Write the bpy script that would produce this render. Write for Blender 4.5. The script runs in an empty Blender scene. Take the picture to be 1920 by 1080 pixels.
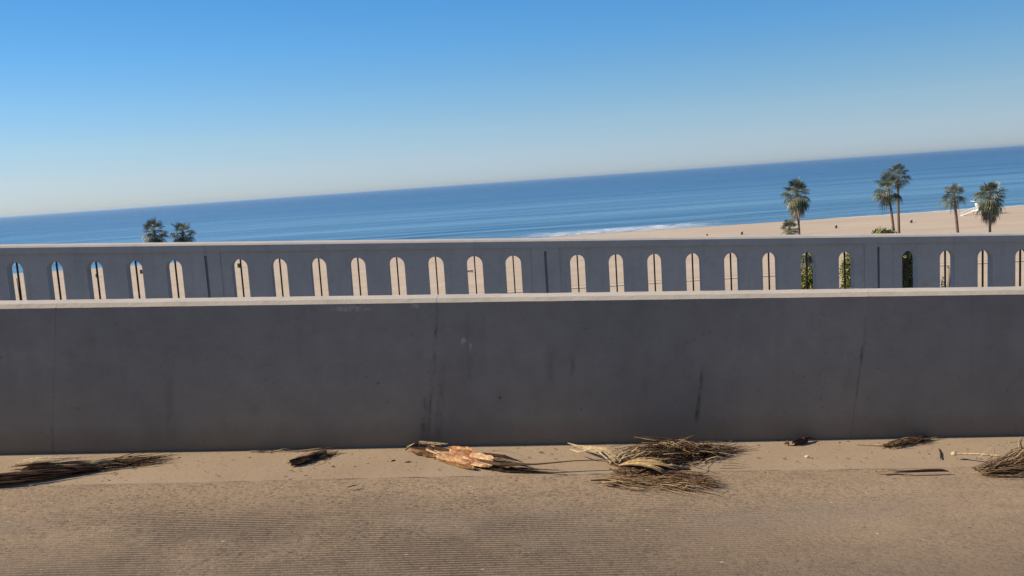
import bpy, math, random
from mathutils import Vector, Matrix, noise
R = math.radians
sc = bpy.context.scene
col = sc.collection

# ---------------------------------------------------------------- camera
SLOPE = R(3.3817)                       # the ramp drops to the right, towards the north
YAW, PITCH, ROLL = R(1.0947), R(6.8455), R(4.0171)
cam_d = bpy.data.cameras.new('camera'); cam = bpy.data.objects.new('camera', cam_d); col.objects.link(cam)
fw = Vector((math.sin(YAW)*math.cos(PITCH), math.cos(YAW)*math.cos(PITCH), -math.sin(PITCH)))
rt = Vector((math.cos(YAW), -math.sin(YAW), 0)); up = rt.cross(fw)
r2 = rt*math.cos(ROLL) - up*math.sin(ROLL); u2 = up*math.cos(ROLL) + rt*math.sin(ROLL)
m = Matrix((r2, u2, -fw)).transposed().to_4x4(); m.translation = (0, 0, 1.5)
cam.matrix_world = m
cam_d.sensor_width = 36; cam_d.lens = 1669.37/1920*36
cam_d.clip_start = .05; cam_d.clip_end = 200000
sc.camera = cam

# ---------------------------------------------------------------- sky, sun, exposure
SUN_EL, SUN_AZ = R(32), R(-89.2)          # azimuth from +Y (the sea), clockwise; -90 = along the ramp from the left
w = bpy.data.worlds.new('World'); sc.world = w; w.use_nodes = True
nt = w.node_tree; bg = nt.nodes['Background']
sky = nt.nodes.new('ShaderNodeTexSky'); sky.sky_type = 'NISHITA'; sky.sun_disc = False
sky.sun_elevation = SUN_EL; sky.sun_rotation = SUN_AZ
sky.air_density = 1.0; sky.dust_density = 0.3; sky.ozone_density = 3.0; sky.altitude = 0
tc = nt.nodes.new('ShaderNodeTexCoord'); sep = nt.nodes.new('ShaderNodeSeparateXYZ')
nt.links.new(tc.outputs['Generated'], sep.inputs[0])
mz = nt.nodes.new('ShaderNodeMath'); mz.operation = 'MULTIPLY_ADD'; mz.inputs[1].default_value = 3.0; mz.inputs[2].default_value = .03
nt.links.new(sep.outputs[2], mz.inputs[0])
cb = nt.nodes.new('ShaderNodeCombineXYZ')
nt.links.new(sep.outputs[0], cb.inputs[0]); nt.links.new(sep.outputs[1], cb.inputs[1]); nt.links.new(mz.outputs[0], cb.inputs[2])
nm = nt.nodes.new('ShaderNodeVectorMath'); nm.operation = 'NORMALIZE'; nt.links.new(cb.outputs[0], nm.inputs[0])
nt.links.new(nm.outputs[0], sky.inputs[0])
hs = nt.nodes.new('ShaderNodeHueSaturation'); hs.inputs['Saturation'].default_value = 1.0; hs.inputs['Value'].default_value = 1.0
nt.links.new(sky.outputs[0], hs.inputs['Color'])
# colour of the clear marine air by elevation, and the brighter side towards the sun
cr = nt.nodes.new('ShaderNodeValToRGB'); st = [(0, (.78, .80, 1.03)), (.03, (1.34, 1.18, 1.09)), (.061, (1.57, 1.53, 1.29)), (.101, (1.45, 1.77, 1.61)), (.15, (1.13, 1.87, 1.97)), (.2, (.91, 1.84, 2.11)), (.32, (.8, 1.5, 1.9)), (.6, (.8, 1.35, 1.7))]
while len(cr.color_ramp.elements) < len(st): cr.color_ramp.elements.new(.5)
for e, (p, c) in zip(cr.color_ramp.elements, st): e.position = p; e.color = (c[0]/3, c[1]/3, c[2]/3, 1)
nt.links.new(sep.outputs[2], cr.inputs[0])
def wm(op, a, b, clamp=False):
    n_ = nt.nodes.new('ShaderNodeMath'); n_.operation = op; n_.use_clamp = clamp
    for i_, x_ in enumerate((a, b)):
        if isinstance(x_, (int, float)): n_.inputs[i_].default_value = x_
        else: nt.links.new(x_, n_.inputs[i_])
    return n_
za = wm('MAXIMUM', wm('SUBTRACT', .2, wm('MULTIPLY', sep.outputs[2], 1.5).outputs[0]).outputs[0], -.1)
lin = wm('MULTIPLY', za.outputs[0], sep.outputs[0])
sq = wm('MINIMUM', wm('MULTIPLY', wm('MULTIPLY', sep.outputs[0], sep.outputs[0]).outputs[0], .4).outputs[0], .16)
az = wm('MULTIPLY', wm('SUBTRACT', wm('SUBTRACT', 1.0, lin.outputs[0]).outputs[0], sq.outputs[0]).outputs[0], 3.0)
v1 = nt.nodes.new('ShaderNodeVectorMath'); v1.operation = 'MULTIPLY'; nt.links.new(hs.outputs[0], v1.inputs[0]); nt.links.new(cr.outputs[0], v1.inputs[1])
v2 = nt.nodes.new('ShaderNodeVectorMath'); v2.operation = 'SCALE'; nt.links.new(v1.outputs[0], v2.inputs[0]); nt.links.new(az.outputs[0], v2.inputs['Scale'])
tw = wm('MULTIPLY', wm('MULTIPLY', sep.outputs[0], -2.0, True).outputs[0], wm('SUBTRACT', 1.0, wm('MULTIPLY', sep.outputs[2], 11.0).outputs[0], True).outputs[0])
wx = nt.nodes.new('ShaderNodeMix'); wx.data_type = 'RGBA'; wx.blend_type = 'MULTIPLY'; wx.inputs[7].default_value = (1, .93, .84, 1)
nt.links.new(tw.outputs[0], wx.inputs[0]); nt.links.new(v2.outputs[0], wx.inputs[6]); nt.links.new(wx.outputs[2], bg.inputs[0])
bg.inputs[1].default_value = .075
sd = bpy.data.lights.new('sun', 'SUN'); sd.energy = 4.4; sd.angle = R(.5); sd.color = (1, .825, .61)
so = bpy.data.objects.new('sun', sd); col.objects.link(so)
sdir = Vector((math.sin(SUN_AZ)*math.cos(SUN_EL), math.cos(SUN_AZ)*math.cos(SUN_EL), math.sin(SUN_EL)))
so.rotation_euler = (-sdir).to_track_quat('-Z', 'Y').to_euler(); so.location = sdir*50
sc.render.engine = 'CYCLES'
sc.view_settings.view_transform = 'Standard'; sc.view_settings.look = 'None'
sc.view_settings.exposure = 0.6; sc.view_settings.gamma = 1
random.seed(7)

# ---------------------------------------------------------------- helpers
class MB:
    def __init__(s): s.v = []; s.f = []; s.t = []; s.cur = (1, 1, 1)
    def face(s, idx): s.f.append(idx); s.t.append(s.cur)
    def box(s, x0, x1, y0, y1, z0, z1, fn=None):
        b = len(s.v)
        for z in (z0, z1):
            for x, y in ((x0, y0), (x1, y0), (x1, y1), (x0, y1)):
                s.v.append(fn(x, y, z) if fn else (x, y, z))
        for q in ((3, 2, 1, 0), (4, 5, 6, 7), (0, 1, 5, 4), (1, 2, 6, 5), (2, 3, 7, 6), (3, 0, 4, 7)):
            s.face(tuple(b+i for i in q))
    def tube(s, pts, rad, n=6, flat=1.0, cap=True):
        """tapered tube through pts; rad is a list; flat squeezes the second axis"""
        b = len(s.v); prev = None
        for i, p in enumerate(pts):
            p = Vector(p)
            d = Vector(pts[min(i+1, len(pts)-1)]) - Vector(pts[max(i-1, 0)])
            if d.length < 1e-9: d = Vector((1, 0, 0))
            d.normalize()
            a = d.cross(Vector((0, 0, 1)))
            if a.length < .05: a = d.cross(Vector((0, 1, 0)))
            a.normalize(); c = d.cross(a)
            r = rad[i] if isinstance(rad, (list, tuple)) else rad
            for k in range(n):
                an = 2*math.pi*k/n
                s.v.append(tuple(p + a*(math.cos(an)*r) + c*(math.sin(an)*r*flat)))
        for i in range(len(pts)-1):
            for k in range(n):
                k2 = (k+1) % n
                s.face((b+i*n+k, b+i*n+k2, b+(i+1)*n+k2, b+(i+1)*n+k))
        if cap:
            s.face(tuple(b+k for k in range(n))[::-1]); s.face(tuple(b+(len(pts)-1)*n+k for k in range(n)))
    def sheet(s, nu, nv, fn, th=.003, tint=None):
        """closed thin shell of a grid fn(u,v)->Vector"""
        b = len(s.v); P = [[Vector(fn(i/nu, j/nv)) for j in range(nv+1)] for i in range(nu+1)]
        for i in range(nu+1):
            for j in range(nv+1):
                s.v.append(tuple(P[i][j]))
        N = (nu+1)*(nv+1)
        for i in range(nu+1):
            for j in range(nv+1):
                du = P[min(i+1, nu)][j]-P[max(i-1, 0)][j]; dv = P[i][min(j+1, nv)]-P[i][max(j-1, 0)]
                n = du.cross(dv)
                n = n.normalized() if n.length > 1e-12 else Vector((0, 0, 1))
                s.v.append(tuple(P[i][j]-n*th))
        ix = lambda i, j: b+i*(nv+1)+j
        for i in range(nu):
            for j in range(nv):
                if tint: s.cur = tint((i+.5)/nu, (j+.5)/nv)
                s.face((ix(i, j), ix(i+1, j), ix(i+1, j+1), ix(i, j+1)))
                s.face((N+ix(i, j+1), N+ix(i+1, j+1), N+ix(i+1, j), N+ix(i, j)))
        for i in range(nu):
            s.face((ix(i, 0), N+ix(i, 0), N+ix(i+1, 0), ix(i+1, 0)))
            s.face((ix(i+1, nv), N+ix(i+1, nv), N+ix(i, nv), ix(i, nv)))
        for j in range(nv):
            s.face((ix(0, j+1), N+ix(0, j+1), N+ix(0, j), ix(0, j)))
            s.face((ix(nu, j), N+ix(nu, j), N+ix(nu, j+1), ix(nu, j+1)))
    def build(s, name, mat, parent=None, smooth=False):
        me = bpy.data.meshes.new(name); me.from_pydata(s.v, [], s.f); me.update()
        if any(t != (1, 1, 1) for t in s.t):
            at = me.attributes.new('tint', 'FLOAT_COLOR', 'FACE')
            at.data.foreach_set('color', [c for t in s.t for c in (t[0], t[1], t[2], 1)])
        if smooth: me.polygons.foreach_set('use_smooth', [True]*len(me.polygons))
        me.materials.append(mat)
        o = bpy.data.objects.new(name, me); col.objects.link(o)
        if parent: o.parent = parent
        return o

def tag(o, label=None, cat=None, group=None, kind=None):
    if label: o['label'] = label
    if cat: o['category'] = cat
    if group: o['group'] = group
    if kind: o['kind'] = kind
    return o
def empty(name, loc, label, cat, group=None, rot=(0, 0, 0)):
    o = bpy.data.objects.new(name, None); col.objects.link(o); o.location = loc; o.rotation_euler = rot
    o.empty_display_size = .2
    return tag(o, label, cat, group)
def ramp_loc(X, Y, Z=0):
    return (X*math.cos(SLOPE)+Z*math.sin(SLOPE), Y, -X*math.sin(SLOPE)+Z*math.cos(SLOPE))
RROT = (0, SLOPE, 0)

# --- materials
class Mat:
    def __init__(s, name, rough=.8, spec=.3):
        s.m = bpy.data.materials.new(name); s.m.use_nodes = True; s.nt = s.m.node_tree; s.b = s.nt.nodes['Principled BSDF']
        s.b.inputs['Roughness'].default_value = rough; s.b.inputs['Specular IOR Level'].default_value = spec
        s._tc = None
    def n(s, t, **kw):
        nd = s.nt.nodes.new(t)
        for k, v in kw.items():
            if k in nd.inputs.keys() if isinstance(k, str) else False: nd.inputs[k].default_value = v
            else: setattr(nd, k, v)
        return nd
    def l(s, a, b): s.nt.links.new(a, b)
    def obj(s, scale=(1, 1, 1), loc=(0, 0, 0), rot=(0, 0, 0)):
        if not s._tc: s._tc = s.nt.nodes.new('ShaderNodeTexCoord')
        mp = s.nt.nodes.new('ShaderNodeMapping'); mp.inputs['Scale'].default_value = scale; mp.inputs['Location'].default_value = loc; mp.inputs['Rotation'].default_value = rot
        s.l(s._tc.outputs['Object'], mp.inputs[0]); return mp.outputs[0]
    def noise(s, scale, vec=None, detail=4, rough=.6, dist=0):
        nd = s.nt.nodes.new('ShaderNodeTexNoise'); nd.inputs['Scale'].default_value = scale; nd.inputs['Detail'].default_value = detail
        nd.inputs['Roughness'].default_value = rough; nd.inputs['Distortion'].default_value = dist
        s.l(vec if vec else s.obj(), nd.inputs['Vector']); return nd.outputs['Fac']
    def ramp(s, fac, stops, interp='LINEAR'):
        nd = s.nt.nodes.new('ShaderNodeValToRGB'); cr = nd.color_ramp; cr.interpolation = interp
        while len(cr.elements) < len(stops): cr.elements.new(.5)
        for e, (p, c) in zip(cr.elements, stops):
            e.position = p; e.color = (c, c, c, 1) if isinstance(c, (int, float)) else (*c, 1)
        s.l(fac, nd.inputs[0]); return nd.outputs[0]
    def math(s, op, a, b=None, clamp=False):
        nd = s.nt.nodes.new('ShaderNodeMath'); nd.operation = op; nd.use_clamp = clamp
        for i, x in enumerate((a, b)):
            if x is None: continue
            if isinstance(x, (int, float)): nd.inputs[i].default_value = x
            else: s.l(x, nd.inputs[i])
        return nd.outputs[0]
    def mix(s, fac, a, b, mode='MIX'):
        nd = s.nt.nodes.new('ShaderNodeMix'); nd.data_type = 'RGBA'; nd.blend_type = mode; nd.clamp_factor = True
        for i, x in ((0, fac), (6, a), (7, b)):
            if isinstance(x, (int, float)): nd.inputs[i].default_value = x if i == 0 else (x, x, x, 1)
            elif isinstance(x, tuple): nd.inputs[i].default_value = (*x, 1)
            else: s.l(x, nd.inputs[i])
        return nd.outputs[2]
    def sep(s, vec=None):
        nd = s.nt.nodes.new('ShaderNodeSeparateXYZ'); s.l(vec if vec else s.obj(), nd.inputs[0]); return nd.outputs
    def color(s, x):
        if isinstance(x, tuple): s.b.inputs['Base Color'].default_value = (*x, 1)
        else: s.l(x, s.b.inputs['Base Color'])
    def bump(s, h, strength=.5, dist=.01, normal=None):
        nd = s.nt.nodes.new('ShaderNodeBump'); nd.inputs['Strength'].default_value = strength; nd.inputs['Distance'].default_value = dist
        s.l(h, nd.inputs['Height'])
        if normal: s.l(normal, nd.inputs['Normal'])
        s.l(nd.outputs[0], s.b.inputs['Normal']); return nd.outputs[0]
    def tint(s):
        nd = s.nt.nodes.new('ShaderNodeAttribute'); nd.attribute_name = 'tint'; return nd.outputs['Color']

def band(M, coord, a, b, soft):
    """1 where a<coord<b, with soft ends"""
    u = M.math('DIVIDE', M.math('SUBTRACT', coord, a), soft, True)
    v = M.math('DIVIDE', M.math('SUBTRACT', b, coord), soft, True)
    return M.math('MULTIPLY', u, v)

# weathered concrete of the barrier (object space = ramp space)
def wall_mat():
    M = Mat('barrier_concrete', .85, .2)
    x, y, z = M.sep()
    big = M.noise(1.3, None, 5, .6)
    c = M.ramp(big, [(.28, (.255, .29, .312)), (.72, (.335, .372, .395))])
    mot = M.noise(9, None, 6, .7)
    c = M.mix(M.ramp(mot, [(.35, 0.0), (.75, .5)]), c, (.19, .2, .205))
    # vertical drip stains
    st = M.noise(5, M.obj((1.6, 1, .12)), 5, .65)
    c = M.mix(M.ramp(st, [(.55, 0), (.8, .28)]), c, (.16, .165, .165))
    # dirt splashed up from the gutter
    lowb = M.math('SUBTRACT', .13, z); lown = M.math('MULTIPLY', M.noise(6, M.obj((1, 1, .6)), 4, .7), .16)
    low = M.math('MULTIPLY', M.math('SUBTRACT', M.math('ADD', lowb, lown), .04, ), 5, True)
    c = M.mix(low, c, (.12, .112, .105))
    low_bounce = M.math('MULTIPLY', M.math('SUBTRACT', .55, z), 1.1, True)
    c = M.mix(M.math('MULTIPLY', low_bounce, .95), c, (.235, .222, .18))  # warm ground bounce painted into the lower face, with some dirt colour
    # dark spots
    vo = M.n('ShaderNodeTexVoronoi'); vo.inputs['Scale'].default_value = 7; M.l(M.obj(), vo.inputs['Vector'])
    sp = M.ramp(vo.outputs['Distance'], [(.03, .8), (.08, 0)])
    sp = M.math('MULTIPLY', sp, M.ramp(M.noise(2.1), [(.52, 0), (.6, 1)]))
    c = M.mix(sp, c, (.08, .08, .082))
    # particular streaks: (x at z=0, lean, z0, z1, half width, strength)
    edge = M.noise(26, M.obj((1, 1, .35)), 5, .7)
    for x0, k, z0, z1, hw, s in ((-.45, .095, -.1, .8, .006, .75), (-.475, .06, -.1, .34, .02, .6), (-.39, .08, .0, .5, .022, .35), (1.087, .074, .1, .45, .013, .85), (1.25, .05, .22, .45, .03, .3),
                                 (1.985, .105, .0, .5, .010, .45), (1.985, .105, .42, .66, .011, .8), (1.93, .105, .2, .55, .03, .25), (-.378, 0, .77, .85, .014, .8),
                                 (-2.56, .03, -.1, .2, .013, .5), (-.215, 0, .33, .58, .035, .3), (.36, .05, .38, .55, .014, .4), (.78, .05, .2, .6, .02, .25),
                                 (2.65, 0, .3, .34, .012, .9), (-1.42, .03, .2, .3, .03, .4), (.25, .02, .3, .62, .03, .22), (-1.9, .04, .05, .5, .03, .25)):
        ux = M.math('SUBTRACT', x, M.math('MULTIPLY', z, k))
        ux = M.math('ADD', ux, M.math('MULTIPLY', M.math('SUBTRACT', edge, .5), .045))
        d = M.math('ABSOLUTE', M.math('SUBTRACT', ux, x0))
        g = M.math('SUBTRACT', 1, M.math('DIVIDE', d, hw*1.35), True)
        g = M.math('MULTIPLY', g, band(M, z, z0, z1, .07)); g = M.math('MULTIPLY', g, M.ramp(edge, [(.42, .12*s), (.58, s)]))
        c = M.mix(g, c, (.075, .075, .08))
    pit = M.n('ShaderNodeTexVoronoi'); pit.inputs['Scale'].default_value = 24; M.l(M.obj(loc=(2, 5, 1)), pit.inputs['Vector'])
    c = M.mix(M.math('MULTIPLY', M.ramp(pit.outputs['Distance'], [(.05, .85), (.13, 0)]), M.ramp(M.noise(3.1), [(.5, 0), (.62, 1)])), c, (.1, .105, .11))
    # pale scuffs
    for x0, z0, rx, rz in ((-.235, .61, .018, .03), (-.195, .58, .012, .03), (-.505, .815, .03, .02), (-.86, .805, .13, .02)):
        dx = M.math('DIVIDE', M.math('SUBTRACT', x, x0), rx); dz = M.math('DIVIDE', M.math('SUBTRACT', z, z0), rz)
        d = M.math('ADD', M.math('MULTIPLY', dx, dx), M.math('MULTIPLY', dz, dz))
        g = M.math('MULTIPLY', M.math('SUBTRACT', 1, d, True), M.ramp(edge, [(.40, 0), (.55, .9)]))
        c = M.mix(g, c, (.55, .55, .56))
    M.color(c)
    h = M.math('ADD', M.noise(5, None, 3), M.math('MULTIPLY', M.noise(90, None, 4, .7), .25))
    M.bump(h, .5, .006)
    return M.m
def concrete_mat(name, a, b, scale=3, bump=.4):
    M = Mat(name, .85, .2)
    c = M.ramp(M.noise(scale, None, 6, .65), [(.3, a), (.7, b)])
    c = M.mix(M.ramp(M.noise(scale*9, None, 5, .7), [(.5, 0), (.8, .3)]), c, tuple(v*.6 for v in a))
    c = M.mix(M.ramp(M.noise(7, M.obj((1.2, 1, .15), (3, 3, 3)), 5, .7), [(.52, 0), (.74, .3)]), c, tuple(v*.55 for v in a))
    M.color(c); M.bump(M.noise(60, None, 5, .7), bump, .004)
    return M.m
MAT_WALL = wall_mat()
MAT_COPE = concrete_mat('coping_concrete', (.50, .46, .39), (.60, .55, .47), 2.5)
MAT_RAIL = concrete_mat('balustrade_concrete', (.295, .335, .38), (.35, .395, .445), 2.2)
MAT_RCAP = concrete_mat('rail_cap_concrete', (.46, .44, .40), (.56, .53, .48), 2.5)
MAT_WALK = concrete_mat('sidewalk_concrete', (.42, .38, .32), (.5, .46, .39), 2)

# ---------------------------------------------------------------- near ground: road, gutter, sidewalk
def road_mat():
    M = Mat('tined_road_concrete', .9, .15)
    x, y, z = M.sep()
    base = M.ramp(M.noise(1.1, None, 4, .6), [(.3, (.35, .262, .172)), (.7, (.42, .318, .212))])
    near_dark = M.math('MULTIPLY', M.math('SUBTRACT', 4.1, M.math('ADD', y, M.math('MULTIPLY', M.noise(1.2, M.obj((.5, 1, 1))), .5))), 1.0, True)
    base = M.mix(near_dark, base, (.19, .146, .104))  # base colour darkens towards the near side of the road
    rough_ = M.ramp(M.noise(1.5, M.obj((.7, 1.3, 1), (4, 1, 0)), 4, .65), [(.36, .35), (.58, 1)])
    rough_ = M.math('MULTIPLY', rough_, M.math('SUBTRACT', 1.15, M.math('MULTIPLY', M.math('ADD', x, 1.2), .19), True))
    agg = M.noise(55, M.obj((.8, 1, 1)), 4, .75)
    c = M.mix(M.math('MULTIPLY', rough_, M.ramp(agg, [(.36, .95), (.51, 0)])), base, (.11, .085, .063))
    c = M.mix(M.math('MULTIPLY', rough_, M.ramp(M.noise(44, M.obj(loc=(3, 7, 1)), 3, .8), [(.56, 0), (.7, .55)])), c, (.50, .40, .28))
    c = M.mix(M.ramp(M.noise(150, M.obj((.3, 1, 1)), 2, .8), [(.35, .35), (.55, 0)]), c, (.13, .1, .075))
    c = M.mix(M.ramp(M.noise(9, M.obj((.5, 1, 1)), 5, .7), [(.48, 0), (.75, .4)]), c, (.19, .145, .105))
    # pale chips and dark tar specks, few and far between
    vo = M.n('ShaderNodeTexVoronoi'); vo.inputs['Scale'].default_value = 16; M.l(M.obj((.6, 1, 1)), vo.inputs['Vector'])
    c = M.mix(M.math('MULTIPLY', M.ramp(vo.outputs['Distance'], [(.06, .9), (.11, 0)]), M.ramp(M.noise(31, M.obj(loc=(1, 1, 4)), 1), [(.56, 0), (.6, 1)])), c, (.62, .54, .42))
    vo = M.n('ShaderNodeTexVoronoi'); vo.inputs['Scale'].default_value = 13; M.l(M.obj((.5, 1.2, 1), (4, 4, 0)), vo.inputs['Vector'])
    c = M.mix(M.math('MULTIPLY', M.ramp(vo.outputs['Distance'], [(.06, .8), (.12, 0)]), M.ramp(M.noise(27, M.obj(loc=(6, 1, 4)), 1), [(.54, 0), (.6, 1)])), c, (.09, .07, .055))
    # faint grey-violet tyre polish
    c = M.mix(M.ramp(M.noise(1.3, M.obj((.45, 1.4, 1), (5, 2, 0)), 4, .6), [(.52, 0), (.68, .3)]), c, (.21, .185, .165))
    # tining grooves, worn in places
    ph = M.math('MULTIPLY', y, 2*math.pi/.022); ph = M.math('ADD', ph, M.math('MULTIPLY', M.noise(5, M.obj((.3, 1, 1))), 1.6))
    g = M.math('MULTIPLY', M.math('ADD', M.math('SINE', ph), 1), .5)
    wear = M.ramp(M.noise(1.1, M.obj(loc=(1.2, .4, 0)), 5, .65), [(.38, .3), (.55, 1)])
    wear = M.math('MULTIPLY', wear, M.math('MULTIPLY', M.math('ADD', x, 2.6), 1.0, True))
    wear = M.math('MULTIPLY', wear, M.math('SUBTRACT', 1.05, M.math('MULTIPLY', M.math('ADD', x, .1), .62), True))
    wear = M.math('MULTIPLY', wear, M.math('MULTIPLY', M.math('SUBTRACT', M.math('ADD', 4.12, M.math('MULTIPLY', M.noise(3), .3)), y), 3, True))
    gd = M.math('MULTIPLY', M.ramp(g, [(.35, 1), (.6, 0)]), wear)
    c = M.mix(M.math('MULTIPLY', gd, .95), c, (.085, .07, .056))
    # cracks/pale scratches
    M.color(c)
    h = M.math('ADD', M.math('MULTIPLY', agg, .9), M.math('MULTIPLY', M.math('SUBTRACT', g, .5), M.math('MULTIPLY', wear, .8)))
    M.bump(h, .75, .006)
    return M.m
def gutter_mat():
    M = Mat('gutter_concrete', .88, .15)
    c = M.ramp(M.noise(1.6, None, 5, .6), [(.3, (.345, .265, .18)), (.7, (.415, .325, .225))])
    c = M.mix(M.ramp(M.noise(28, None, 5, .75), [(.5, 0), (.8, .4)]), c, (.22, .17, .12))
    c = M.mix(M.ramp(M.noise(110, None, 2, .7), [(.64, 0), (.74, .6)]), c, (.14, .105, .075))
    M.color(c); M.bump(M.noise(45, None, 5, .7), .5, .004)
    return M.m
def grid(name, x0, x1, y0, y1, nx, ny, zf, mat, smooth=True):
    mb = MB()
    for j in range(ny+1):
        for i in range(nx+1):
            X = x0+(x1-x0)*i/nx; Y = y0+(y1-y0)*j/ny; mb.v.append((X, Y, zf(X, Y)))
    for j in range(ny):
        for i in range(nx):
            a = j*(nx+1)+i; mb.face((a, a+1, a+nx+2, a+nx+1))
    return mb.build(name, mat, smooth=smooth)
def gz(X, Y):   # gently uneven
    return noise.noise(Vector((X*.9, Y*1.7, 0)))*.006
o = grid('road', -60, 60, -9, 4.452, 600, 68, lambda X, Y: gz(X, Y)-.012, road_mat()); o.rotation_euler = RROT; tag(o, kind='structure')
mb = MB()                                                      # gutter slab with a ragged front edge
NX = 900
for i in range(NX+1):
    X = -30+60*i/NX
    e = 4.455+noise.noise(Vector((X*7, 3, 0)))*.012+noise.noise(Vector((X*31, 9, 0)))*.008
    for Y, Z in ((e, gz(X, e)-.013), (e+.004, gz(X, e)-.0095), (4.6, gz(X, 4.6)), (4.8, gz(X, 4.8)+.002), (4.99, .006)):
        mb.v.append((X, Y, Z))
for i in range(NX):
    for k in range(4): a = i*5+k; mb.face((a, a+5, a+6, a+1))
o = mb.build('gutter', gutter_mat(), smooth=False); o.rotation_euler = RROT; tag(o, kind='structure')
mb = MB(); mb.box(-60, 60, 5.11, 7.9, -.9, .14)
o = mb.build('sidewalk', MAT_WALK); o.rotation_euler = RROT; tag(o, kind='structure')

# ---------------------------------------------------------------- barrier wall (ramp space)
wall = empty('barrier_wall', (0, 0, 0), 'solid grey concrete barrier in shade with a sunlit chamfered top, along the road gutter', 'barrier wall', rot=RROT)
KW = .095
joints = [-30, -12.2, -9.8, -7.4, -5.0, -2.565, -.462, 1.985, 4.45, 6.9, 9.3, 11.8, 30]
for a, b in zip(joints[:-1], joints[1:]):
    g = .0006; mb = MB()
    prof = [(4.946, -.05), (4.946, .833), (5.13, .833), (5.13, -.05)]
    for i, X in enumerate((a+g, b-g)):
        for Y, Z in prof: mb.v.append((X+KW*Z, Y, Z))
    mb.face((0, 4, 5, 1)); mb.face((2, 6, 7, 3)); mb.face((0, 1, 2, 3)); mb.face((7, 6, 5, 4)); mb.face((1, 5, 6, 2))
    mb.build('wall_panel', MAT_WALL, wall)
    # coping: chamfer and top, slightly irregular edge
    mb = MB(); n = max(2, int((b-a)/.03)) if abs(a) < 13 and abs(b) < 13 else 4
    for i in range(n+1):
        X = a+.0008+(b-a-.0016)*i/n+KW*.84
        j = noise.noise(Vector((X*6, 1, 0)))*.003+noise.noise(Vector((X*25, 4, 0)))*.002; j += .009*max(0, noise.noise(Vector((X*11, 8, 0)))-.42)
        for Y, Z in ((4.9455, .8335+j*.4), (4.967+j, .856+j*.5), (5.05, .8575), (5.132, .856+j*.5), (5.132, .8335)): mb.v.append((X, Y, Z))
    for i in range(n):
        for k in range(5): k2 = (k+1) % 5; mb.face((i*5+k, (i+1)*5+k, (i+1)*5+k2, i*5+k2))
    mb.face((4, 3, 2, 1, 0)[::-1]); mb.face(tuple(n*5+k for k in (0, 1, 2, 3, 4)))
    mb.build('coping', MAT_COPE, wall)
for X in joints[1:-1]:
    mb = MB(); mb.box(X-.02, X+.02, 4.9475, 5.12, -.04, .8335, lambda x, y, z: (x+KW*z, y, z)); mb.build('joint_filler', MAT_WALL, wall)

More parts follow.
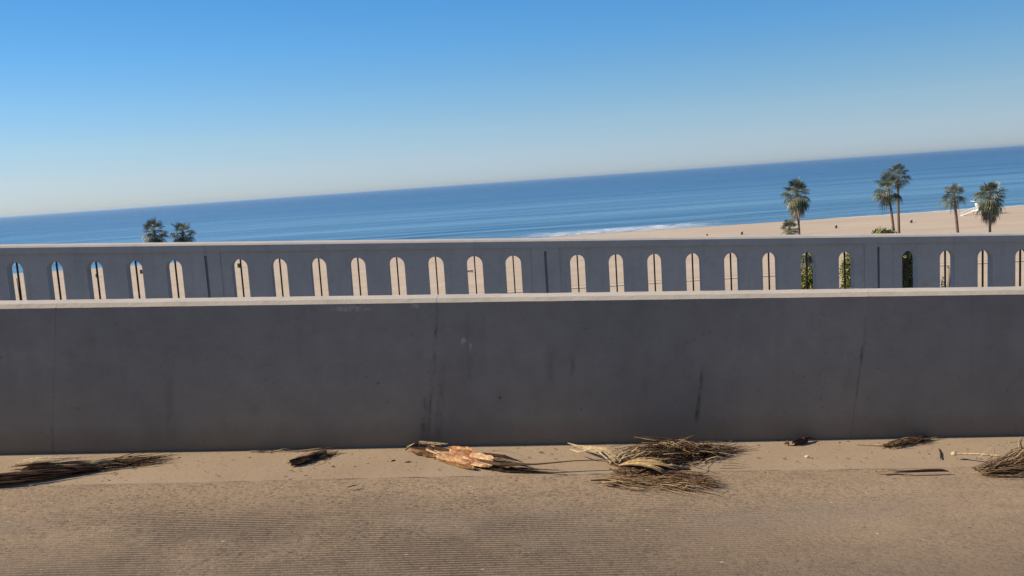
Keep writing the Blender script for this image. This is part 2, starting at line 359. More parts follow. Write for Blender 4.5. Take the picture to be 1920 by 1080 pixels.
# ---------------------------------------------------------------- balustrade (ramp space, posts plumb)
KR = -.0518; YF = 7.512; TH = .085; X0 = .4387+0.0; PP = .329; GG = .5474; BAY = 7*PP+GG
rail = empty('balustrade', ramp_loc(0, 7.5), 'far grey concrete railing with rows of round-topped arch openings, in front of the beach', 'railing', rot=RROT)
RY = -7.5
MAT_BAR = Mat('rusty_bar', .7, .3); MAT_BAR.color(MAT_BAR.ramp(MAT_BAR.noise(20), [(.3, (.03, .02, .018)), (.7, (.06, .035, .028))])); MAT_BAR = MAT_BAR.m
SW = .0665; AZ = .8807; SB = .30; ZT = .944; ZB = .10
def sh(x, y, z): return (x+KR*z, y+RY, z)
SEG = 10
PW = .118                                                      # half width of the joint pilaster
for bay in range(-5, 6):
    xc0 = X0+bay*BAY; xl = xc0+PW; xr = xc0+BAY-PW
    mb = MB()
    centers = [xc0+GG/2+i*PP for i in range(8)]
    edges = [xl]+[(centers[i]+centers[i+1])/2 for i in range(7)]+[xr]
    for ci, cx in enumerate(centers):
        e0, e1 = edges[ci], edges[ci+1]
        zs = AZ-SW
        arch = [(cx-SW, SB)] + [(cx-SW*math.cos(math.pi*k/SEG), zs+SW*math.sin(math.pi*k/SEG)) for k in range(SEG+1)] + [(cx+SW, SB)]
        rows = []
        for (yy, flip) in ((YF, False), (YF+TH, True)):
            base = len(mb.v)
            for (x, z) in arch: mb.v.append(sh(x, yy, z))
            out = [(e0, SB)] + [(e0, zs)] + [(e0+(e1-e0)*k/SEG, ZT) for k in range(1, SEG)] + [(e1, zs)] + [(e1, SB)]
            # outer ring matches the arch ring one to one
            ob = len(mb.v)
            for (x, z) in out: mb.v.append(sh(x, yy, z))
            cor0 = len(mb.v); mb.v.append(sh(e0, yy, ZT)); mb.v.append(sh(e1, yy, ZT)); mb.v.append(sh(e0, yy, ZB)); mb.v.append(sh(e1, yy, ZB))
            def F(*q): mb.face(tuple(q) if not flip else tuple(q)[::-1])
            n = len(arch)
            for k in range(n-1): F(ob+k, ob+k+1, base+k+1, base+k) if False else F(base+k, base+k+1, ob+k+1, ob+k)
            F(ob+1, ob+2, cor0); F(ob+n-3, ob+n-2, cor0+1)
            F(cor0+2, cor0+3, ob+n-1, base+n-1, base, ob)
            rows.append(base)
        a, b = rows
        for k in range(len(arch)-1): mb.face((a+k, b+k, b+k+1, a+k+1))
        mb.face((a, a+len(arch)-1, b+len(arch)-1, b))
    mb.build('arch_panel', MAT_RAIL, rail)
    mb = MB(); mb.box(xc0-PW, xc0-.011, YF-.007, YF+TH+.01, ZB, ZT+.001, sh); mb.box(xc0+.011, xc0+PW, YF-.007, YF+TH+.01, ZB, ZT+.001, sh)
    mb.box(xc0-.011, xc0+.011, YF+.022, YF+TH, ZB, ZT-.001, sh)
    mb.box(xc0-.011, xc0+.011, YF-.007, YF+.022, .915, ZT-.001, sh)
    mb.build('pilaster', MAT_RAIL, rail)
    if -3 <= bay <= 2:
        for cx in centers:
            mb = MB(); mb.box(cx-.0052, cx+.0052, YF+.035, YF+.05, SB-.01, AZ+.01, sh); mb.build('bar', MAT_BAR, rail)
    mb = MB(); a, b = xc0+.0005, xc0+BAY-.0005
    mb.box(a, b, 7.498, YF+TH+.012, ZT+.0015, 1.0, sh); mb.build('top_beam', MAT_RAIL, rail)
    mb = MB()
    for X in (a, b):
        for Y, Z in ((7.4975, 1.0005), (7.512, 1.015), (7.73, 1.016), (7.73, 1.0005)): mb.v.append(sh(X, Y, Z))
    mb.face((0, 4, 5, 1)); mb.face((1, 5, 6, 2)); mb.face((2, 6, 7, 3)); mb.face((3, 7, 4, 0)); mb.face((0, 1, 2, 3)); mb.face((7, 6, 5, 4))
    mb.build('cap_rail', MAT_RCAP, rail)

# ---------------------------------------------------------------- land, beach, sea
SEA = -20.5; FLAT = -18.7
def shore(x):
    return 332.0-.0575*x + 3.2*math.exp(-((x-10)/90)**2) + 1.2*math.sin(x/37.)
def sand_mat():
    M = Mat('sand', .95, .1)
    x, y, z = M.sep()
    c = M.ramp(M.noise(.05, M.obj((.6, 2, 1)), 5, .6), [(.3, (.47, .385, .285)), (.7, (.56, .465, .355))])
    c = M.mix(M.ramp(M.noise(.8, M.obj((.4, 2, 1)), 6, .7), [(.45, 0), (.75, .3)]), c, (.38, .31, .23))
    wet = M.math('MULTIPLY', M.math('SUBTRACT', -20.02, z), 3.2, True)
    c = M.mix(M.math('MULTIPLY', wet, .75), c, (.27, .24, .2))
    M.color(c); M.bump(M.noise(1.2, None, 6, .7), .6, .12)
    return M.m
def beach_z(x, y):
    s = shore(x); d = s-y
    n = noise.noise(Vector((x*.05, y*.09, 0)))*.06
    if d > 34: return FLAT+n
    if d > 0: t = d/34.; t = t*t*(3-2*t) if False else t**.8; return SEA+(FLAT-SEA)*t+n*t
    return SEA+d*.06
def tilt(x, y): return .0575*x*max(0, min(1, (y-90)/150.))
mb = MB(); ys = [72+i*6 for i in range(38)]+[300+i*1.5 for i in range(50)]; xs = [-1500, -1000, -700]+[-500+i*10 for i in range(101)]+[700, 1000, 1500]
for yv in ys:
    for xv in xs: mb.v.append((xv, yv-tilt(xv, yv), beach_z(xv, yv-tilt(xv, yv))))
nx = len(xs)
for j in range(len(ys)-1):
    for i in range(nx-1): a = j*nx+i; mb.face((a, a+1, a+nx+1, a+nx))
tag(mb.build('beach', sand_mat(), smooth=True), kind='structure')
# ground sheet under everything: bluff slope and shelf
M = Mat('bluff_soil', .95, .1); M.color(M.ramp(M.noise(.3, None, 7, .7), [(.3, (.13, .11, .07)), (.7, (.3, .24, .16))])); M.bump(M.noise(.8, None, 6), 1, .4)
mb = MB(); pr = [(-400, 26), (-60, 24), (-26, 19), (-12, 2.0), (-10, -.6), (7.9, -1.2), (12, -4), (24, -13), (34, -18.2), (44, -18.95), (80, -18.95), (200, -24)]
xs = [-1500, -600, -300]+[-200+i*8 for i in range(51)]+[300, 600, 1500]
for Y, Z in pr:
    for X in xs:
        t = max(-1, min(1, X/250.)); off = -math.tan(SLOPE)*X if abs(X) < 70 else -math.tan(SLOPE)*70*(1 if X > 0 else -1)
        k = max(0, min(1, (34-Y)/26.)); k = k if Y > 7 else 1
        mb.v.append((X, Y, Z+off*k+(noise.noise(Vector((X*.08, Y*.2, 2)))*.9 if (Y > 8 and Y < 40) or Y < -11 else 0)))
nx = len(xs)
for j in range(len(pr)-1):
    for i in range(nx-1): a = j*nx+i; mb.face((a, a+1, a+nx+1, a+nx))
tag(mb.build('hillside', M.m, smooth=True), kind='structure')
M = Mat('highway_asphalt', .9, .2); M.color(M.ramp(M.noise(2, None, 6), [(.3, (.045, .045, .047)), (.7, (.075, .073, .07))]))
mb = MB(); mb.box(-1200, 1200, 46, 70, -18.93, -18.72); tag(mb.build('coast_highway', M.m), kind='structure')
# beach path, two dark edges
M = Mat('path_concrete', .9, .2); M.color(M.ramp(M.noise(1.5, None, 5), [(.3, (.50, .42, .33)), (.7, (.57, .48, .38))]))
M2 = Mat('path_edge', .9, .2); M2.color((.27, .245, .215))
def path_y(x): return 160.6-.088*(x-22)+1.0*math.sin(x/30)
pts = [(-60+i*4) for i in range(60)]
def strip(name, mat, o0, o1, z, kind=None, parent=None):
    mb = MB()
    for x in pts:
        y = path_y(x); mb.v += [(x, y+o0, z-.25), (x, y+o0, z), (x, y+o1, z), (x, y+o1, z-.25)]
    for i in range(len(pts)-1):
        for k in range(3): a = i*4+k; mb.face((a, a+1, a+5, a+4)[::-1])
    return mb.build(name, mat, parent)
pa = strip('path', M.m, -1.7, 1.7, FLAT+.08); tag(pa, kind='structure')
strip('path_edge', M2.m, -1.95, -1.7, FLAT+.11, parent=pa); strip('path_edge', M2.m, 1.7, 1.9, FLAT+.11, parent=pa)

def sea_mat():
    M = Mat('sea_water', .22, .5)
    M.b.inputs['IOR'].default_value = 1.33
    x, y, z = M.sep()                                           # object space: x along the shore, y offshore
    deep = M.ramp(M.math('DIVIDE', y, 2500., True), [(0, (.12, .26, .38)), (.1, (.08, .23, .39)), (.3, (.02, .12, .27)), (1, (.004, .07, .20))])
    pat = M.noise(1, M.obj((.0016, .014, 1)), 5, .6, .6)
    nearf = M.math('SUBTRACT', 1, M.math('DIVIDE', y, 900.), True)
    deep = M.mix(M.math('MULTIPLY', M.ramp(pat, [(.4, .0), (.6, .8)]), M.math('ADD', .3, M.math('MULTIPLY', nearf, .7))), deep, (.008, .08, .19))
    lite = M.noise(1, M.obj((.0022, .02, 1), (7, 3, 0)), 5, .6, .5)
    deep = M.mix(M.math('MULTIPLY', nearf, M.ramp(lite, [(.48, .0), (.68, .8)])), deep, (.18, .37, .52))
    # foam: a swash line on the sand and a broken patch of white water
    xa = M.noise(.02, M.obj((1, .2, 1)), 4, .6)
    edge = M.math('ADD', y, M.math('MULTIPLY', M.math('SUBTRACT', M.noise(.06, None, 5, .7), .5), 10))
    line = band(M, edge, -1.5, 1.6, .6)
    rightw = M.math('MULTIPLY', M.math('SUBTRACT', x, 118), .05, True)
    leftn = M.ramp(xa, [(.45, 0), (.6, .7)])
    f1 = M.math('MULTIPLY', line, M.math('MAXIMUM', rightw, M.math('MULTIPLY', leftn, .6)))
    patch = M.math('MULTIPLY', band(M, x, 5, 92, 22), band(M, edge, -1, 30, 8))
    fn = M.noise(.42, M.obj((.35, 1.3, 1)), 6, .75)
    f2 = M.math('MULTIPLY', patch, M.ramp(fn, [(.44, 0), (.55, .95)]))
    lp = M.math('MULTIPLY', band(M, edge, 0, 11, 4), M.ramp(M.noise(.25, M.obj((.2, 1.3, 1)), 6, .7), [(.52, 0), (.66, .5)]))
    foam = M.math('MAXIMUM', M.math('MAXIMUM', f1, f2), lp)
    c = M.mix(foam, deep, (.78, .8, .8))
    M.color(c)
    rr = M.math('ADD', M.math('ADD', .14, M.math('MULTIPLY', pat, .2)), M.math('MULTIPLY', foam, .6)); M.l(rr, M.b.inputs['Roughness'])
    # wind ripples, chop and long swell
    h1 = M.math('MULTIPLY', M.noise(1, M.obj((.5, .9, 1)), 6, .65), .5)
    h2 = M.math('MULTIPLY', M.noise(1, M.obj((.010, .11, 1)), 5, .6), 2.6)
    h3 = M.math('MULTIPLY', M.noise(1, M.obj((.0022, .026, 1)), 4, .55), 9)
    h = M.math('ADD', M.math('ADD', h1, h2), h3)
    M.bump(h, .55, 1.0)
    return M.m
SROT = -math.atan(.0575)
mb = MB(); yv = [-8+i*1.2 for i in range(200)]; q = yv[-1]
while q < 90000: q += max(6, q*.06); yv.append(q)
xv = [-60000, -20000, -6000, -2500, -1200, -800]+[-500+i*7 for i in range(143)]+[800, 1200, 2500, 6000, 20000, 60000]
def swell(x, y):
    if y < 0 or y > 240: return 0
    env = min(1, y/14.)*max(0, 1-y/240.)
    ph = y/27.+noise.noise(Vector((x*.006, y*.004, 5)))*1.1
    fr = ph-math.floor(ph)
    s = (fr/.7)**1.6 if fr < .7 else 1-((fr-.7)/.3)
    s = 1-s if False else s
    amp = .25+.55*max(0, noise.noise(Vector((x*.009, math.floor(ph)*3.1, 1)))+.25)
    # steep face turned to the shore
    fr2 = 1-fr; s = (fr2/.75)**1.7 if fr2 < .75 else 1-((fr2-.75)/.25)
    return env*amp*s*1.0
for Y in yv:
    for X in xv: mb.v.append((X, Y, swell(X, Y)-(.0 if Y > 0 else 0)))
nx = len(xv)
for j in range(len(yv)-1):
    for i in range(nx-1): a = j*nx+i; mb.face((a, a+1, a+nx+1, a+nx))
o = mb.build('sea', sea_mat(), smooth=True); o.location = (0, 333.0, SEA+.05); o.rotation_euler = (0, 0, SROT); tag(o, kind='structure')

# ---------------------------------------------------------------- plants
def leafmat(name, rough=.55, trans=.0):
    M = Mat(name, rough, .35); M.color(M.tint()); return M.m
MAT_FROND = leafmat('palm_frond', .45); MAT_DEAD = leafmat('dead_frond', .8); MAT_LEAF = leafmat('shrub_leaf', .5)
M = Mat('palm_bark', .9, .1); M.color(M.ramp(M.noise(3, M.obj((1, 1, 6)), 5, .7), [(.3, (.10, .07, .055)), (.7, (.22, .165, .125))])); M.bump(M.noise(6, M.obj((1, 1, 5)), 4), .8, .04); MAT_BARK = M.m

def fan(mb, base, d, L, rng, pal, droop, pet=.45, leaves=13, r=.95):
    """one fan frond: a petiole and a round blade of narrow drooping leaflets"""
    d = Vector(d).normalized(); side = d.cross(Vector((0, 0, 1)))
    if side.length < .1: side = Vector((1, 0, 0))
    side.normalize(); nrm = side.cross(d).normalized()
    mid = Vector(base)+d*L*pet+Vector((0, 0, -droop*.10*L))
    mb.cur = tuple(v*1.0 for v in pal[0]); mb.tube([base, (Vector(base)+mid)/2+Vector((0, 0, .04*L)), mid], [.03, .022, .016], 3)
    tw = rng.uniform(-.35, .35)
    nn = (nrm*math.cos(tw)+side*math.sin(tw)); sd = (side*math.cos(tw)-nrm*math.sin(tw))
    c0 = rng.choice(pal); 
    for k in range(leaves):
        a = (k/(leaves-1)-.5)*R(210)
        dir1 = (d*math.cos(a)+sd*math.sin(a)).normalized()
        l = r*L*(1-pet)*(.8+.2*math.cos(a))*rng.uniform(.88, 1.08)
        f = rng.uniform(.7, 1.35); mb.cur = tuple(v*f for v in c0)
        wd = l*.06
        across = dir1.cross(nn).normalized()*wd
        p0 = mid; p1 = mid+dir1*l*.5+nn*l*.06+Vector((0, 0, -droop*l*.10)); p2 = mid+dir1*l*.82+Vector((0, 0, -droop*l*.34)); p3 = mid+dir1*l*.95+Vector((0, 0, -droop*l*.75))
        b = len(mb.v); fold = nn*(-wd*.35)
        mb.v += [tuple(p0), tuple(p1-across+fold), tuple(p1), tuple(p1+across+fold), tuple(p2-across*.7+fold), tuple(p2), tuple(p2+across*.7+fold), tuple(p3)]
        for q in ((0, 2, 1), (0, 3, 2), (1, 2, 5, 4), (2, 3, 6, 5), (4, 5, 7), (5, 6, 7)): mb.face(tuple(b+i for i in q))
GREENS = [(.10, .125, .065), (.07, .095, .055), (.15, .165, .10), (.05, .07, .045), (.22, .225, .15)]
DRY = [(.17, .15, .11), (.12, .105, .08), (.26, .24, .19), (.08, .075, .055), (.13, .14, .08)]
def palm(loc, top, lean, label, seed, size, nfr=42, skirt=26, skirt_len=1.0, trunk_r=.17, low=-.55, name='fan_palm', group=None):
    """loc: foot; top: z of the growing point; lean: (dx,dy) of the head from the foot"""
    rng = random.Random(seed)
    t = empty(name, loc, label, 'palm tree', group)
    H = top-loc[2]; pts = []; rad = []
    for i in range(11):
        f = i/10; pts.append((lean[0]*f**1.3+.08*math.sin(f*5+seed), lean[1]*f**1.3, H*f)); rad.append(trunk_r*(1.35-.5*f if f > .1 else 1.7-3.5*f))
    mb = MB(); mb.tube(pts, rad, 10); mb.build('trunk', MAT_BARK, t, True)
    head = Vector(pts[-1])
    mb = MB()
    for k in range(nfr):
        az = k*2.39996+rng.uniform(-.2, .2); el = 1.35-(1.35-low)*(k/nfr)**.85+rng.uniform(-.3, .3)
        d = (math.cos(az)*math.cos(el), math.sin(az)*math.cos(el), math.sin(el))
        L = size*rng.uniform(.86, 1.1); b = head+Vector((0, 0, -.35*size*.5*(k/nfr)))
        fan(mb, b, d, L, rng, GREENS, droop=.15+.85*(k/nfr)+rng.uniform(-.15, .35), pet=rng.uniform(.42, .52))
    mb.build('crown', MAT_FROND, t)
    if skirt:
        mb = MB()
        for k in range(skirt):
            az = k*2.39996; el = rng.uniform(-1.35, -.75)
            d = (math.cos(az)*math.cos(el), math.sin(az)*math.cos(el), math.sin(el))
            b = head+Vector((0, 0, -.25-rng.random()*skirt_len*.8))
            fan(mb, b, d, size*.8*rng.uniform(.7, 1), rng, DRY, droop=1.2, pet=.4, leaves=11)
        mb.build('skirt', MAT_DEAD, t)
    return t
PG = 'fan palms standing at the foot of the bluff'

palm((38.32, 110, -18.75), -2.25, (-.16, 0), 'tall fan palm with a long shaggy crown, standing alone above the small palm clump', 11, 2.1, 46, 60, 1.9, .15, -1.0, group=PG)
palm((50.07, 108, -18.75), -2.35, (-1.45, 0), 'shorter leaning palm of the touching pair, its open crown drooping to the left', 23, 2.15, 28, 6, .5, .15, -.9, group=PG)
palm((51.67, 112, -18.75), -1.05, (.14, 0), 'tallest palm, of the touching pair, its crown highest against the sea', 31, 1.9, 26, 3, .4, .16, -.45, group=PG)
palm((58.79, 110, -18.75), -4.0, (-.97, 0), 'palm with a small round crown and leaning bare trunk, left of the white lifeguard tower', 42, 1.75, 28, 4, .4, .18, -.5, group=PG)
palm((63.52, 112, -18.75), -4.35, (.08, 0), 'broad bushy palm with hanging dead fronds in front of the lifeguard tower', 57, 2.3, 46, 46, 1.9, .15, -1.0, group=PG)
palm((-37.33, 100, -18.75), -1.2, (0, 0), 'fuller palm crown peeping over the railing far left, with brownish lower fronds', 61, 1.75, 28, 26, .9, .17, -.8, group=PG)
palm((-34.25, 100, -18.75), -1.55, (0, 0), 'greener palm crown just right of the brownish one, peeping over the railing', 77, 1.6, 28, 12, .7, .17, -.8, group=PG)
palm((33.72, 100, -18.75), -6.0, (0, 0), 'short fan palm at the foot of the tall shaggy palm, head just above the railing', 83, 1.35, 34, 22, .8, .2, -.8, name='fan_palm', group=PG)
palm((33.5, 95, -18.95), -7.9, (.3, 0), 'low palm seen only through an arch, grey hanging fronds above a yellow-green bush', 91, 1.8, 26, 80, 1.5, .2, -1.0, name='fan_palm', group=PG)

YG = [(.20, .22, .035), (.28, .27, .05), (.13, .17, .03), (.08, .12, .025), (.34, .31, .08)]
DG = [(.05, .085, .03), (.035, .06, .025), (.08, .11, .04), (.11, .13, .05), (.02, .04, .018)]
def bush(loc, blobs, n, leaf, pal, label, seed, name='shrub', cat='shrub', stems=7, group=None, gap=.35):
    rng = random.Random(seed); t = empty(name, loc, label, cat, group); mb = MB()
    for k in range(n):
        bx = rng.choices(blobs, [b[3]*b[4]*b[5] for b in blobs])[0]
        while True:
            u = Vector((rng.gauss(0, 1), rng.gauss(0, 1), rng.gauss(0, 1))).normalized()*(rng.random()**.38)
            p = Vector((bx[0]+u.x*bx[3], bx[1]+u.y*bx[4], bx[2]+u.z*bx[5]))
            if noise.noise(p*1.1+Vector((seed, 0, 0))) > -gap: break
        f = rng.uniform(.75, 1.2); c = rng.choice(pal); mb.cur = tuple(v*f for v in c)
        for q in range(3):
            a = Vector((rng.gauss(0, 1), rng.gauss(0, 1), rng.gauss(.3, 1))).normalized(); b_ = a.cross(Vector((rng.gauss(0, 1), rng.gauss(0, 1), rng.gauss(0, 1)))).normalized()
            c_ = a.cross(b_); l = leaf*rng.uniform(.7, 1.3); o_ = p+a*leaf*.2; b = len(mb.v)
            mb.v += [tuple(o_), tuple(o_+a*l*.5+b_*l*.24+c_*l*.05), tuple(o_+a*l), tuple(o_+a*l*.5-b_*l*.24+c_*l*.05)]
            mb.face((b, b+1, b+2)); mb.face((b, b+2, b+3))
    mb.build('foliage', MAT_LEAF, t)
    mb = MB()
    for k in range(stems):
        bx = rng.choice(blobs); e = Vector((bx[0]+rng.uniform(-.4, .4)*bx[3], bx[1], bx[2]+bx[5]*.4)); s0 = Vector((rng.uniform(-.4, .4), rng.uniform(-.3, .3), 0))
        mb.tube([s0, s0.lerp(e, .4)+Vector((rng.uniform(-.4, .4), 0, .2)), s0.lerp(e, .75), e], [.09, .07, .045, .02], 5)
    mb.build('stem', MAT_BARK, t)
    return t
# tall tree whose top shows above the railing and whose sides show through two arches
bush((31.7, 70, -18.95), [(-1.4, 0, 12.2, 1.5, 1.2, 2.0), (-.8, 0, 13.6, .9, .8, 1.1), (-2.5, -.4, 11.2, 1.35, 1.2, 2.4), (-2.9, -.5, 9.3, 1.4, 1.2, 2.4), (-3.3, -.6, 11.3, 1.0, .9, 2.0), (-3.4, -.6, 9.5, .9, .9, 1.8), (-.2, 0, 13.5, .8, .8, 1.15), (.8, 0, 12.1, 1.1, 1.0, 1.6), (1.7, .3, 10.2, 1.7, 1.4, 2.6), (.3, 0, 7.8, 2.3, 1.6, 3.0)],
     16000, .22, YG+[(.09, .13, .05), (.06, .09, .04), (.18, .2, .09), (.25, .26, .14)], 'tall leafy yellow-green tree rising just above the railing left of the palm pair', 5, name='leafy_tree', cat='tree', gap=.7)
bush((21.9, 62, -18.9), [(.3, 0, 11.4, .9, .9, 1.5), (.1, 0, 10.9, 1.0, .9, 1.6), (-.5, 0, 9.4, 1.3, 1.1, 1.6), (.8, 0, 9.6, .9, .9, 1.7), (.1, 0, 7.5, 1.2, 1.1, 2.2)], 6500, .19, YG+DG[:1], 'bright yellow-green bush filling the lower part of an arch', 9, name='leafy_bush', cat='bush')
bush((38.8, 75, -18.95), [(-.3, 0, 8.3, .3, .5, .9), (-.45, 0, 9.3, .25, .3, .4), (.2, 0, 10.4, .3, .3, .25), (.3, 0, 8.1, .35, .4, .5), (0, 0, 6.2, .8, .6, 1.4)], 330, .2, DG+[(.3, .3, .25)], 'sparse straggly shrub with dark stems showing through an arch', 14, name='sparse_shrub', stems=9, gap=.5)
# slender pole through the leftmost arch
mb = MB(); mb.tube([(0, 0, 0), (0, 0, 8), (-.12, 0, 14.2)], [.09, .07, .05], 8)
M = Mat('pole_metal', .6, .3); M.color((.12, .13, .08)); o = mb.build('slender_pole', M.m, None, True); o.location = (-47.6, 90, -18.9)
tag(o, 'thin greenish pole seen against the sand through the leftmost arch', 'pole')

# ---------------------------------------------------------------- beach things
M = Mat('barrel_paint', .7, .3); M.color(M.ramp(M.noise(3), [(.3, (.05, .035, .025)), (.7, (.10, .075, .05))])); MAT_BARREL = M.m
M = Mat('bin_liner', .5, .4); M.color((.6, .6, .6)); MAT_LINER = M.m
M = Mat('barrel_green', .7, .3); M.color((.07, .09, .04)); MAT_GBARREL = M.m
def barrel(x, y, label, mat=MAT_BARREL, s=1.0, liner=True):
    t = empty('trash_barrel', (x, y, beach_z(x, y)-.02), label, 'trash can', 'trash barrels dotted over the beach')
    mb = MB(); r = .32*s; h = 1.0*s
    mb.tube([(0, 0, 0), (0, 0, h*.08), (0, 0, h*.33), (0, 0, h*.35), (0, 0, h*.37), (0, 0, h*.63), (0, 0, h*.65), (0, 0, h*.67), (0, 0, h*.95), (0, 0, h)], [r*.96, r, r, r*1.06, r, r, r*1.06, r, r, r*1.04], 12)
    mb.build('drum', mat, t)
    if liner:
        mb = MB(); pts = [(0, 0, h*.9), (0, 0, h*.93), (0, 0, h*1.02), (0, 0, h*1.03)]; mb.tube(pts, [r*1.07, r*1.1, r*1.06, r*.8], 10); mb.build('liner', MAT_LINER, t)
barrel(72.9, 257.7, 'dark trash barrel on the sand left of the tall shaggy palm')
barrel(63.4, 260.5, 'small dark barrel top furthest left above the railing', s=.75, liner=False)
barrel(100.1, 256.3, 'dark trash barrel on open sand between the shaggy palm and the palm pair')
barrel(122.1, 256.1, 'dark trash barrel with a long shadow, right of the palm pair')
barrel(-120.0, 271.5, 'dark barrel on the sand in the third arch from the left', s=1.1, liner=False)
barrel(-107.5, 273.8, 'dark barrel half hidden at the edge of the fourth arch from the left', s=1.2, liner=False)
barrel(-76.5, 269.2, 'olive green barrel beside the bar in the first arch of the second bay', MAT_GBARREL, s=1.3, liner=False)
# low bench
M = Mat('bench_wood', .8, .2); M.color((.06, .045, .035)); t = empty('beach_bench', (-5.5, 203.9, -18.66), 'low dark bench lying across the sand, seen through an arch left of the slit', 'bench')
mb = MB(); mb.box(-.85, .75, -.25, .25, .18, .42); mb.build('seat', M.m, t)
for x in (-.6, .5): mb = MB(); mb.box(x-.06, x+.06, -.2, .2, -.05, .18); mb.build('leg', M.m, t)

# lifeguard tower
M = Mat('tower_paint', .5, .4); M.color((.78, .8, .8)); MW = M.m
M = Mat('tower_window', .2, .5); M.color((.06, .09, .11)); MG = M.m
M = Mat('tower_underside', .8, .2); M.color((.35, .37, .38)); MU = M.m
t = empty('lifeguard_tower', (150.1, 269.0, -18.7), 'white lifeguard tower with a ramp on the sand behind the broad bushy palm', 'lifeguard tower', rot=(0, 0, R(-6)))
mb = MB(); mb.box(-2.2, 2.4, -1.7, 1.7, 1.25, 1.42); mb.build('deck', MW, t)
mb = MB()
b = len(mb.v); mb.v += [(-1.2, -1.2, 1.42), (1.5, -1.2, 1.42), (1.5, 1.2, 1.42), (-1.2, 1.2, 1.42), (-1.55, -1.35, 3.7), (1.65, -1.35, 3.5), (1.65, 1.35, 3.5), (-1.55, 1.35, 3.7)]
for q in ((0, 1, 5, 4), (1, 2, 6, 5), (2, 3, 7, 6), (3, 0, 4, 7), (4, 5, 6, 7)): mb.face(tuple(b+i for i in q))
cab = mb.build('cabin', MW, t)
mb = MB(); mb.box(-.7, 1.1, -1.31, -1.27, 2.5, 3.15); mb.build('window', MG, cab)
mb = MB(); b = 0; mb.v += [(-2.6, -1.7, 4.15), (2.1, -1.7, 3.5), (2.1, 1.7, 3.5), (-2.6, 1.7, 4.15), (-2.6, -1.7, 4.3), (2.1, -1.7, 3.65), (2.1, 1.7, 3.65), (-2.6, 1.7, 4.3)]
for q in ((3, 2, 1, 0), (4, 5, 6, 7), (0, 1, 5, 4), (1, 2, 6, 5), (2, 3, 7, 6), (3, 0, 4, 7)): mb.face(q)
mb.build('roof', MW, t)
mb = MB(); mb.v += [(-2.2, -.6, 1.2), (-2.2, .6, 1.2), (-6.0, .6, -.05), (-6.0, -.6, -.05), (-2.2, -.6, 1.4), (-2.2, .6, 1.4), (-6.0, .6, .12), (-6.0, -.6, .12)]
for q in ((0, 1, 2, 3), (7, 6, 5, 4), (0, 3, 7, 4), (3, 2, 6, 7), (2, 1, 5, 6), (1, 0, 4, 5)): mb.face(q)
mb.build('ramp', MW, t)
for x, y in ((-1.9, -1.4), (2.1, -1.4), (-1.9, 1.4), (2.1, 1.4)): mb = MB(); mb.box(x-.1, x+.1, y-.1, y+.1, -.1, 1.25); mb.build('leg', MU, t)
for s in (-1, 1):
    mb = MB(); mb.tube([(-6.0, s*.6, 1.0), (-2.2, s*.6, 2.3), (-1.2, s*.6, 2.3)], .05, 5); mb.tube([(-6.0, s*.6, 0), (-6.0, s*.6, 1.0)], .04, 5); mb.tube([(-2.2, s*.6, 1.3), (-2.2, s*.6, 2.3)], .04, 5); mb.build('handrail', MW, t)

# ---------------------------------------------------------------- palm litter along the gutter
MAT_DEB = Mat('dry_palm_fibre', .85, .1); _t = MAT_DEB.tint(); MAT_DEB.color(MAT_DEB.mix(MAT_DEB.ramp(MAT_DEB.noise(60, MAT_DEB.obj((1, 1, 1)), 4, .7), [(.35, .55), (.65, 0)]), _t, (.05, .03, .02))); MAT_DEB.bump(MAT_DEB.noise(140, None, 4), .6, .004); MAT_DEB = MAT_DEB.m
BR = [(.045, .028, .02), (.08, .048, .03), (.14, .085, .05), (.06, .038, .028)]
TN = [(.40, .28, .16), (.30, .19, .10), (.22, .13, .07), (.5, .38, .22)]
PL = [(.60, .48, .30), (.68, .58, .38), (.5, .38, .22)]
ORG = [(.50, .23, .10), (.42, .18, .07), (.58, .31, .14), (.30, .12, .05)]
def strands(mb, path, n, rng, pal, wid, hgt, ln=(.12, .4), r=(.0015, .004), jit=.25, curl=.022, t0=0, t1=.85):
    """fibres that follow a path (list of (x,y)) with width and height profiles"""
    P = [Vector((p[0], p[1], 0)) for p in path]; cum = [0]
    for a, b in zip(P[:-1], P[1:]): cum.append(cum[-1]+(b-a).length)
    T = cum[-1]
    def at(s):
        s = max(0, min(T, s))
        for i in range(len(P)-1):
            if s <= cum[i+1] or i == len(P)-2:
                f = (s-cum[i])/max(1e-6, cum[i+1]-cum[i]); return P[i].lerp(P[i+1], f), (P[i+1]-P[i]).normalized()
    for k in range(n):
        s0 = rng.uniform(t0, t1)*T; L = rng.uniform(*ln)
        off = rng.gauss(0, .45); h0 = rng.random()**1.3; ja = rng.gauss(0, jit); pts = []; rad = []; rr = rng.uniform(*r)
        cz = rng.gauss(0, curl); cy = rng.gauss(0, curl)
        for i in range(6):
            f = i/5; p, d = at(s0+f*L); sd = Vector((-d.y, d.x, 0)); q = max(0, min(1, (s0+f*L)/T)); ex = max(0, s0+f*L-T)
            z = rr+h0*hgt(q)*.72*(1-.35*f)+cz*.45*math.sin(f*3.1)
            p = p+d*ex+sd*(off*wid(q)+math.sin(ja)*f*L*.5+cy*f*f)
            pts.append((p.x, p.y, max(rr*.8, z))); rad.append(rr*(1-.75*f*f))
        f = rng.uniform(.75, 1.25); mb.cur = tuple(v*f for v in rng.choice(pal))
        mb.tube(pts, rad, 4, .45, False)
def litter(name, X, Y, label, cat, group=None):
    o = empty(name, ramp_loc(X, Y, 0), label, cat, group, RROT); return o
LG = 'dry palm pieces strewn along the gutter'
